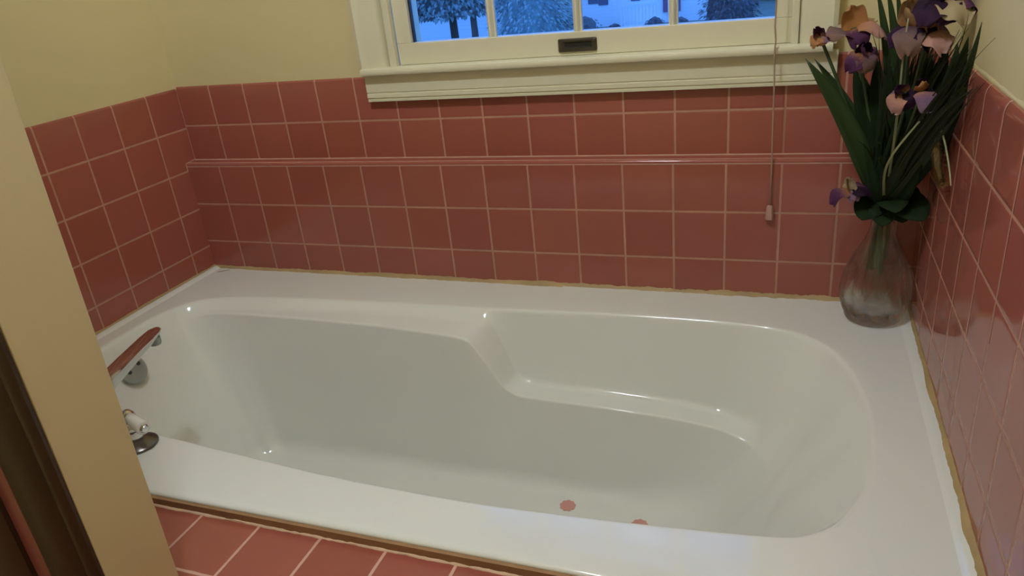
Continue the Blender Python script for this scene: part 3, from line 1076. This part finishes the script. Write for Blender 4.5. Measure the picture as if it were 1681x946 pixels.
iris('artificial_iris', 'iris with amber standards over a pink fall at the centre of the bouquet', at(1522, 56, -1.9), (.0, -.30, .95), .74,
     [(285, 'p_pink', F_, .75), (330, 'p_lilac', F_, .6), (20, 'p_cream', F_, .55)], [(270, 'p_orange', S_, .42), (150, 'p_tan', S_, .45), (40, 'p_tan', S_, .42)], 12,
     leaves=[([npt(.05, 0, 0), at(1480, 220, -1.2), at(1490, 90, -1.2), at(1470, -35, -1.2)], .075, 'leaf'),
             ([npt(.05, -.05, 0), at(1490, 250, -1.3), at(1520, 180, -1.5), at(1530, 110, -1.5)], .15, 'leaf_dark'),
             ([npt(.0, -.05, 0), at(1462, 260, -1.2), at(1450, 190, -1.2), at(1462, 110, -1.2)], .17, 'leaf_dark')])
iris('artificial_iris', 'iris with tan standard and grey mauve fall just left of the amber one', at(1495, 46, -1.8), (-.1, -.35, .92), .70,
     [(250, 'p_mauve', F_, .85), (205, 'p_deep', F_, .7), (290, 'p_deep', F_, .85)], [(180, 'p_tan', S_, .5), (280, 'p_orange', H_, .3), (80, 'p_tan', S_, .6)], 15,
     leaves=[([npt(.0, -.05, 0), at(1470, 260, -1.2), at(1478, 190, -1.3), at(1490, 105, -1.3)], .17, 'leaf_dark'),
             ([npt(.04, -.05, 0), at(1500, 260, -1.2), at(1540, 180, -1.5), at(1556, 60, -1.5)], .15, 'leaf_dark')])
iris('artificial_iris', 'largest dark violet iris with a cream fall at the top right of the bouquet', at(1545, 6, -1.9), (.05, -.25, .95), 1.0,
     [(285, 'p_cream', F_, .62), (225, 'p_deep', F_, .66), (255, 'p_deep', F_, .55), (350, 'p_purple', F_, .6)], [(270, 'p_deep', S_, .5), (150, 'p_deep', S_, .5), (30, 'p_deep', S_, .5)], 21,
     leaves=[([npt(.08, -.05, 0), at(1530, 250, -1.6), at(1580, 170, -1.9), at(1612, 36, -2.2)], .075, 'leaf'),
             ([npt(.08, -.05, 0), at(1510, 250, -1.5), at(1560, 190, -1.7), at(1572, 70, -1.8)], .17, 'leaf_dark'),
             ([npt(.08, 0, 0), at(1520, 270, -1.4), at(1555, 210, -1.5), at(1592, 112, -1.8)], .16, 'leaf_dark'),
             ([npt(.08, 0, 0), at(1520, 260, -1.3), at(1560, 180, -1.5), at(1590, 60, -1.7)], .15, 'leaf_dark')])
iris('artificial_iris', 'violet iris with a pale pink lower petal hanging left of the foxtail', at(1484, 154, -2.0), (-.40, -.6, .5), .52,
     [(222, 'p_pink', F_, .78), (175, 'p_lilac', F_, .6), (265, 'p_deep', F_, .6)], [(230, 'p_deep', S_, .42), (120, 'p_purple', S_, .42)], 31,
     leaves=[([npt(.0, -.1, -.05), at(1455, 290, -1.3), at(1475, 220, -1.5), at(1500, 150, -1.6)], .15, 'leaf_dark'),
             ([npt(.05, -.1, -.05), at(1475, 300, -1.3), at(1510, 240, -1.6), at(1545, 170, -1.8)], .16, 'leaf_dark')])
iris('artificial_iris', 'small lilac iris with an orange standard just right of the violet and pink one', at(1511, 152, -2.0), (.0, -.4, .9), .52,
     [(275, 'p_lilac', F_, .95), (200, 'p_deep', F_, .5), (330, 'p_deep', F_, .5)], [(270, 'p_orange', S_, .42), (100, 'p_deep', S_, .4)], 44,
     leaves=[([npt(.05, -.1, -.05), at(1490, 300, -1.3), at(1530, 250, -1.6), at(1570, 180, -1.9)], .14, 'leaf_dark'),
             ([npt(.05, -.12, -.05), at(1480, 330, -1.4), at(1500, 270, -1.6), at(1520, 215, -1.8)], .16, 'leaf_dark')])
iris('artificial_iris', 'lowest purple iris with tan standards beside the vase neck', at(1396, 314, -1.05), (-.15, -.30, .9), .64,
     [(185, 'p_purple', F_, .68), (330, 'p_deep', F_, .62), (270, 'p_lilac', F_, .40), (20, 'p_purple', F_, .62)], [(150, 'p_tan', S_, .36), (40, 'p_cream', S_, .40)], 57,
     start=npt(-.1, -.08, .1), leaves=[([npt(-.02, -.1, -.05), at(1440, 330, -1.1), at(1432, 290, -1.1), at(1418, 235, -1.0)], .10, 'leaf_dark')])

# collar of broad leaves over the vase mouth
collar = tag(empty('leaf_pick', NECK), 'collar of broad dark green leaves drooping over the mouth of the glass vase', 'foliage', 'artificial flowers in the glass vase')


def broad(s):
    return max(.02, math.sin(math.pi * min(1, s * .93 + .07))**.8)


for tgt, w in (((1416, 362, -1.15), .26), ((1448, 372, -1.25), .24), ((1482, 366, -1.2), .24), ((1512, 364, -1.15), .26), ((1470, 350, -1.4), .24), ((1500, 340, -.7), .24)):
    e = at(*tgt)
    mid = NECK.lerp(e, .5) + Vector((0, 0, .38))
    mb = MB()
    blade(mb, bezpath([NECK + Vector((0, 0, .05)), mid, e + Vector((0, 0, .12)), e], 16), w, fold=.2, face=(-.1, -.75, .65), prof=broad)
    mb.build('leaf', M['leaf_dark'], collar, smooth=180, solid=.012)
rgl = random.Random(77)
for i in range(26):
    u = rgl.uniform(1436, 1522); v = rgl.uniform(215, 330)
    e = at(u + rgl.uniform(-6, 26), v - 60, rgl.uniform(-1.7, -.7))
    s0 = NECK + Vector((rgl.uniform(-.12, .12), rgl.uniform(-.1, .08), rgl.uniform(0, .1)))
    m1 = s0.lerp(e, .5) + Vector((rgl.uniform(-.25, .25), rgl.uniform(-.25, .15), .2))
    mb = MB()
    blade(mb, bezpath([s0, m1, e], 12), rgl.uniform(.10, .17), face=(rgl.uniform(-.5, .5), -1, .3), prof=broad)
    mb.build('leaf', M['leaf_dark'], collar, smooth=180, solid=.01)

for i in range(18):
    e = at(rgl.uniform(1480, 1562), rgl.uniform(85, 185), rgl.uniform(-1.45, -.9))
    s0 = NECK + Vector((rgl.uniform(-.12, .12), rgl.uniform(-.1, .08), rgl.uniform(0, .1)))
    m1 = s0.lerp(e, .55) + Vector((rgl.uniform(-.2, .2), rgl.uniform(-.1, .15), .2))
    mb = MB()
    blade(mb, bezpath([s0, m1, e], 14), rgl.uniform(.13, .20), face=(rgl.uniform(-.5, .5), -1, .3), prof=broad)
    mb.build('leaf', M['leaf_dark'], collar, smooth=180, solid=.01)

# fine grass spray
gsp = MB()
rgg = random.Random(5)
for i in range(420):
    s0 = NECK + Vector((rgg.uniform(-.12, .12), rgg.uniform(-.12, .12), -.05))
    u = rgg.choice([rgg.gauss(1545, 28), rgg.uniform(1440, 1600), rgg.gauss(1500, 30)]); v = rgg.uniform(45, 270)
    if v < 110:
        u = min(u, 1600)
    if u > 1518:
        v = min(v, 185 - (u - 1518) * .5)
    e = at(u, v, rgg.uniform(-1.75, -.7))
    m1 = s0.lerp(e, .45) + Vector((rgg.uniform(-.2, .2), rgg.uniform(-.2, .2), .5))
    blade(gsp, bezpath([s0, m1, e], 10), rgg.uniform(.015, .06), prof=lambda s: max(.05, 1 - s))
for path in ([(1500, 250, -1.5), (1560, 130, -2.0), (1634, 62, -2.6)], [(1500, 240, -1.5), (1590, 120, -2.2), (1600, 108, -2.4)], [(1520, 220, -1.6), (1590, 60, -2.2), (1590, 20, -2.3)]):
    pp = [at(*q) for q in path]
    blade(gsp, bezpath([NECK] + pp, 14), .028, prof=lambda s: max(.05, 1 - s))
g = gsp.build('grass_spray', M['leaf_olive'], None, origin=NECK, smooth=180, solid=.004)
tag(g, 'spray of fine dark green artificial grass filling the bouquet behind the irises', 'foliage', 'artificial flowers in the glass vase', 'stuff')

# pale arching blades
for pts, lab in (([(1450, 268), (1490, 215), (1535, 178), (1562, 133)], 'long pale dry grass blade crossing the bouquet up to the right'),
                 ([(1478, 190), (1476, 140), (1482, 90), (1491, 30)], 'pale straight stalk standing upright left of the central iris')):
    pp = [at(u, v, -2.05) for u, v in pts]
    mb = MB()
    blade(mb, bezpath([NECK, NECK.lerp(pp[0], .7)] + [pp[0]] + pp, 22) if 'crossing' in lab else bezpath([NECK] + pp, 20), .022, prof=lambda s: max(.15, 1 - s * .6))
    o = mb.build('grass_blade', M['leaf_pale'], None, origin=NECK, smooth=180, solid=.006)
    tag(o, lab, 'foliage', 'artificial flowers in the glass vase')

# foxtail
fx = tag(empty('foxtail_grass', NECK), 'drooping straw yellow foxtail seed head against the right tiled wall', 'foliage', 'artificial flowers in the glass vase')
fp = [at(1530, 188, -2.1), at(1540, 220, -2.1), at(1533, 262, -2.1), at(1546, 302, -2.1)]
fpath = bezpath(fp, 40)
ft = MB()
ft.tube(fpath, [.02 + .02 * math.sin(math.pi * i / 40)**.5 for i in range(41)], 10)
for i in range(2600):
    k = rgg.randrange(1, 40)
    p = fpath[k]
    t = (fpath[min(k + 1, 40)] - fpath[k - 1]).normalized()
    a = t.orthogonal().normalized()
    d = Matrix.Rotation(rgg.uniform(0, 6.28), 3, t) @ a
    tipq = p + d * rgg.uniform(.045, .10) + t * .07
    s2 = t.cross(d) * .006
    b0 = p + d * .02
    ft.add([b0 - s2, b0 + s2, tipq], [(0, 1, 2)])
ft.build('seed_head', M['foxtail'], fx)
MB().tube(bezpath([NECK, at(1490, 250, -1.5), at(1515, 150, -2.0), fp[0]], 16), .018, 6).build('stem', M['leaf_olive'], fx, smooth=180)
# thin straw hanging at the right
pp = [at(1545, 188, -2.2), at(1551, 230, -2.2), at(1558, 262, -2.2), at(1561, 305, -2.2)]
mb = MB(); blade(mb, bezpath([NECK, at(1500, 220, -1.6), at(1530, 150, -2.1)] + pp, 26), .020, prof=lambda s: max(.25, 1 - .6 * s))
tag(mb.build('grass_blade', M['leaf_pale'], None, origin=NECK, smooth=180, solid=.006), 'thin pale grass blade hanging beside the foxtail along the right tiled wall', 'foliage', 'artificial flowers in the glass vase')

# ------------------------------------------------------------------ ceiling light (above and behind the photographer)
LX, LY = 7.9, -10.2
cl_ = tag(empty('ceiling_light', (LX, LY, ZC)), 'three bulb ceiling light above the tiled platform edge in front of the bathtub', 'lamp')
MB().lathe((LX, LY, ZC), [(1.5, 0), (1.5, -.12), (1.3, -.25), (.4, -.32), (.0001, -.33)], 40).build('light_base', M['chrome'], cl_, smooth=40)
BULB = emis('lit bulb', (.81, .88, .99), 610)
for k in range(3):
    w = 2 * math.pi * k / 3 + .5
    c = Vector((LX + .5 * math.cos(w), LY + .5 * math.sin(w), ZC - .25))
    MB().lathe(c, [(.20, .0), (.20, -.22), (.14, -.24)], 24).build('bulb_socket', M['porcelain'], cl_, smooth=40)
    prof = [(max(.0001, .245 * math.sin(math.pi * i / 14)), -.46 + .245 * math.cos(math.pi * i / 14)) for i in range(15)]
    MB().lathe(c, prof, 24).build('bulb', BULB, cl_, smooth=180)

# ------------------------------------------------------------------ outside
GZ = -27.5
M['lawn'] = plain('dusk lawn', (.10, .16, .12), .9, var=.4, scale=1.5)
M['siding'] = None
m, nt, b = new_mat('white lap siding')
pos = geo_pos(nt); sp = nt.nodes.new('ShaderNodeSeparateXYZ'); nt.links.new(pos, sp.inputs[0])
fr = math_node(nt, 'FRACT', math_node(nt, 'DIVIDE', sp.outputs[2], .16))
b.inputs['Base Color'].default_value = (.88, .89, .90, 1); b.inputs['Roughness'].default_value = .6
set_bump(nt, b, fr, 1.0, .03)
M['siding'] = m
M['roof'] = plain('dark roof shingle', (.10, .10, .11), .8, var=.3, scale=6)
M['dark_window'] = plain('dark house window', (.08, .11, .18), .15, var=.1)
M['white_paint'] = plain('white exterior paint', (.82, .83, .84), .5, var=.03)
M['shutter'] = plain('plum shutter', (.22, .10, .16), .6)
M['bark'] = plain('bark', (.10, .09, .08), .9, var=.4, scale=6)
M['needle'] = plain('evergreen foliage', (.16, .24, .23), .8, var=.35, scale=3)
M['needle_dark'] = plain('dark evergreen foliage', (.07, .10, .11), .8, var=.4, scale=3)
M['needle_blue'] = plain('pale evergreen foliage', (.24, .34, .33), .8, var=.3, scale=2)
struct(MB().box(-700, 500, 6, 900, GZ - 5, GZ).build('ground', M['lawn']))


def houseblock(name, label, x0, x1, y, depth, zb, zw, ridge):
    r = tag(empty(name, ((x0 + x1) / 2, y, zb)), label, 'house')
    MB().box(x0, x1, y, y + depth, zb, zw).build('wall', M['siding'], r)
    e = 4
    MB().prism([(y - e, zw - 1), (y + depth / 2, ridge), (y + depth + e, zw - 1), (y + depth + e, zw + 1.5), (y + depth / 2, ridge + 3), (y - e, zw + 1.5)], 'x', x0 - e, x1 + e).build('roof', M['roof'], r)
    return r


HY = 330.
a0 = aty(955, 40, HY); a1 = aty(1143, 30, HY)
house = houseblock('house', 'white sided house with porch railing and plum shutters seen through the right window panes', a0.x, a1.x + 6, HY, 110, GZ, 22, 55)


def hwin(u0, u1, v0, v1, mat='dark_window', nm='house_window', dy=-.4, extra=0):
    p = aty(u0, v1, HY); q = aty(u1, v0, HY)
    return MB().box(p.x, q.x, HY + dy, HY + .4, min(p.z, q.z), max(p.z, q.z) + extra).build(nm, M[mat], house)


hwin(966, 980, -30, 7); hwin(983, 997, -30, 9); hwin(1036, 1050, -28, 2)
hwin(1089, 1096, -40, 20, 'shutter', 'shutter', -1); hwin(1108, 1117, -40, 18, 'shutter', 'shutter', -1)
hwin(1096, 1108, -40, 22, 'white_paint', 'house_door', -.8)
# porch railing
r0 = aty(1020, 42, HY - 14); r1 = aty(1078, 36, HY - 14); rt_ = aty(1030, 8, HY - 14)
zb_, zt_ = min(r0.z, r1.z) - 1, rt_.z
rail = tag(empty('porch_railing', ((r0.x + r1.x) / 2, HY - 14, GZ)), 'white porch railing with balusters in front of the white house', 'railing')
MB().box(r0.x, r1.x, HY - 14.4, HY - 13.6, zt_ - .8, zt_).build('top_rail', M['white_paint'], rail)
MB().box(r0.x, r1.x, HY - 14.4, HY - 13.6, zb_, zb_ + .8).build('bottom_rail', M['white_paint'], rail)
MB().box(r0.x, r1.x, HY - 14, HY - 1, GZ, zb_).build('porch_deck', M['white_paint'], rail)
nb = 11
for i in range(nb):
    x = r0.x + (r1.x - r0.x) * i / (nb - 1)
    MB().box(x - .32, x + .32, HY - 14.3, HY - 13.7, zb_, zt_).build('baluster', M['white_paint'], rail)

b0 = aty(690, 62, 305); b1 = aty(796, 60, 305)
garage = houseblock('garage', 'pale garage wall glimpsed between tree trunks in the left window pane', b0.x, b1.x + 6, 305, 60, GZ, -11, 4)


def tree(name, label, u, y, half, zbase, ztop, mat, seed, n=2600, droop=.5, trunk_w=1.6, cat='tree', lobes=False):
    rg = random.Random(seed)
    c = aty(u, 30, y)
    root = tag(empty(name, (c.x, y, GZ)), label, cat)
    if cat == 'tree':
        MB().tube([(c.x, y, GZ), (c.x + .3, y, (GZ + zbase) / 2), (c.x - .2, y, zbase + (ztop - zbase) * .5)], [trunk_w, trunk_w * .8, trunk_w * .5], 10).build('trunk', M['bark'], root, smooth=60)
    mb = MB()
    prof = []
    for i in range(9):
        t = i / 8
        rr = half * (.80 * (1 - t)**.8 if not lobes else .78 * math.sin(math.pi * (.12 + .88 * t))**.6)
        prof.append((max(rr, .02), zbase + half * .12 + (ztop - zbase) * .96 * t - GZ))
    mb.lathe((c.x, y, GZ), prof, 18, fn=lambda w, h: .85 + .15 * math.sin(5 * w + h * .7) * math.sin(3 * w - h))
    for i in range(n):
        t = rg.random()**1.35
        w = rg.uniform(0, 6.283)
        rr = half * ((1 - t)**.8 if not lobes else math.sin(math.pi * (.10 + .9 * t))**.6) * rg.uniform(.62, 1.05)
        z = zbase + (ztop - zbase) * t
        p = Vector((c.x + rr * math.cos(w), y + rr * math.sin(w), z))
        o = Vector((math.cos(w), math.sin(w), -droop - rg.random() * .7)).normalized()
        L = rg.uniform(.45, 1.15) * (1 if half < 20 else 1.6)
        sd = Vector((-math.sin(w), math.cos(w), rg.uniform(-.5, .5))) * L * rg.uniform(.18, .45)
        mb.add([p - o * L * .3, p + sd, p + o * L, p - sd], [(0, 1, 2, 3)])
    mb.build('crown', M[mat], root)
    return root


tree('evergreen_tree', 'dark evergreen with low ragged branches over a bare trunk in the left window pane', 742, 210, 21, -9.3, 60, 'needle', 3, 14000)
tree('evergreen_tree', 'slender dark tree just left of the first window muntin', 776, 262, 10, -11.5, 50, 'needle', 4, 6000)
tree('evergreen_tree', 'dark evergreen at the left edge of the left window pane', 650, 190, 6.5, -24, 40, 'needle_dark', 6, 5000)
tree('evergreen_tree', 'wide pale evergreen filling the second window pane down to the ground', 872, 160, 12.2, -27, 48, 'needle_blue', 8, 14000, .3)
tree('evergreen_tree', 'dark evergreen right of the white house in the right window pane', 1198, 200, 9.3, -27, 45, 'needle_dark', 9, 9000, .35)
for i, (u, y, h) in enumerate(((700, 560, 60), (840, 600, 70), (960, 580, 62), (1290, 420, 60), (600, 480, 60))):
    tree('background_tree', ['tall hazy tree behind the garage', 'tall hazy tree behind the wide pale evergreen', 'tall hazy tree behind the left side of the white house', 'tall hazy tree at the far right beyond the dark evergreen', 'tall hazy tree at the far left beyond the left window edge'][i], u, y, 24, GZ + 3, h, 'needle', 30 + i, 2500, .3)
for i, (u, y, h, lab) in enumerate(((1075, 300, 4.2, 'low shrub at the foot of the porch railing'), (1118, 300, 3.6, 'low shrub below the plum shutters'), (1008, 300, 3, 'small shrub left of the porch railing'), (960, 280, 7, 'dark shrub at the left corner of the white house'))):
    tree('shrub', lab, u, y, h, GZ - .5, GZ + h * 1.25, 'needle_dark', 50 + i, 500, .1, cat='shrub', lobes=True)

# ------------------------------------------------------------------ sky
w = bpy.data.worlds.new('dusk sky'); scene.world = w; w.use_nodes = True
nt = w.node_tree
bg = nt.nodes['Background']
tc = nt.nodes.new('ShaderNodeTexCoord'); sp = nt.nodes.new('ShaderNodeSeparateXYZ')
nt.links.new(tc.outputs['Generated'], sp.inputs[0])
rp = nt.nodes.new('ShaderNodeValToRGB')
rp.color_ramp.elements[0].position = .0; rp.color_ramp.elements[0].color = (.085, .355, 1.2, 1)
rp.color_ramp.elements[1].position = .8; rp.color_ramp.elements[1].color = (.11, .28, .85, 1)
nt.links.new(sp.outputs[2], rp.inputs[0])
nt.links.new(rp.outputs[0], bg.inputs[0])
bg.inputs[1].default_value = 3.1

# ------------------------------------------------------------------ camera and view
cam = bpy.data.cameras.new('camera')
cam.sensor_width = 36
cam.sensor_fit = 'HORIZONTAL'
cam.lens = CF / 1681 * 36
cam.clip_start = .02
cam.clip_end = 400
co = bpy.data.objects.new('camera', cam)
COL.objects.link(co)
co.matrix_world = Matrix.Translation(W3(CC)) @ CR.to_4x4()
scene.camera = co
vs = scene.view_settings
vs.view_transform = 'Standard'
vs.look = 'None'
vs.exposure = 0
vs.gamma = 1
vs.use_curve_mapping = False
scene.display_settings.display_device = 'sRGB'
scene.cycles.use_denoising = True
scene.cycles.max_bounces = 10
scene.cycles.transmission_bounces = 10
scene.cycles.sample_clamp_indirect = 6
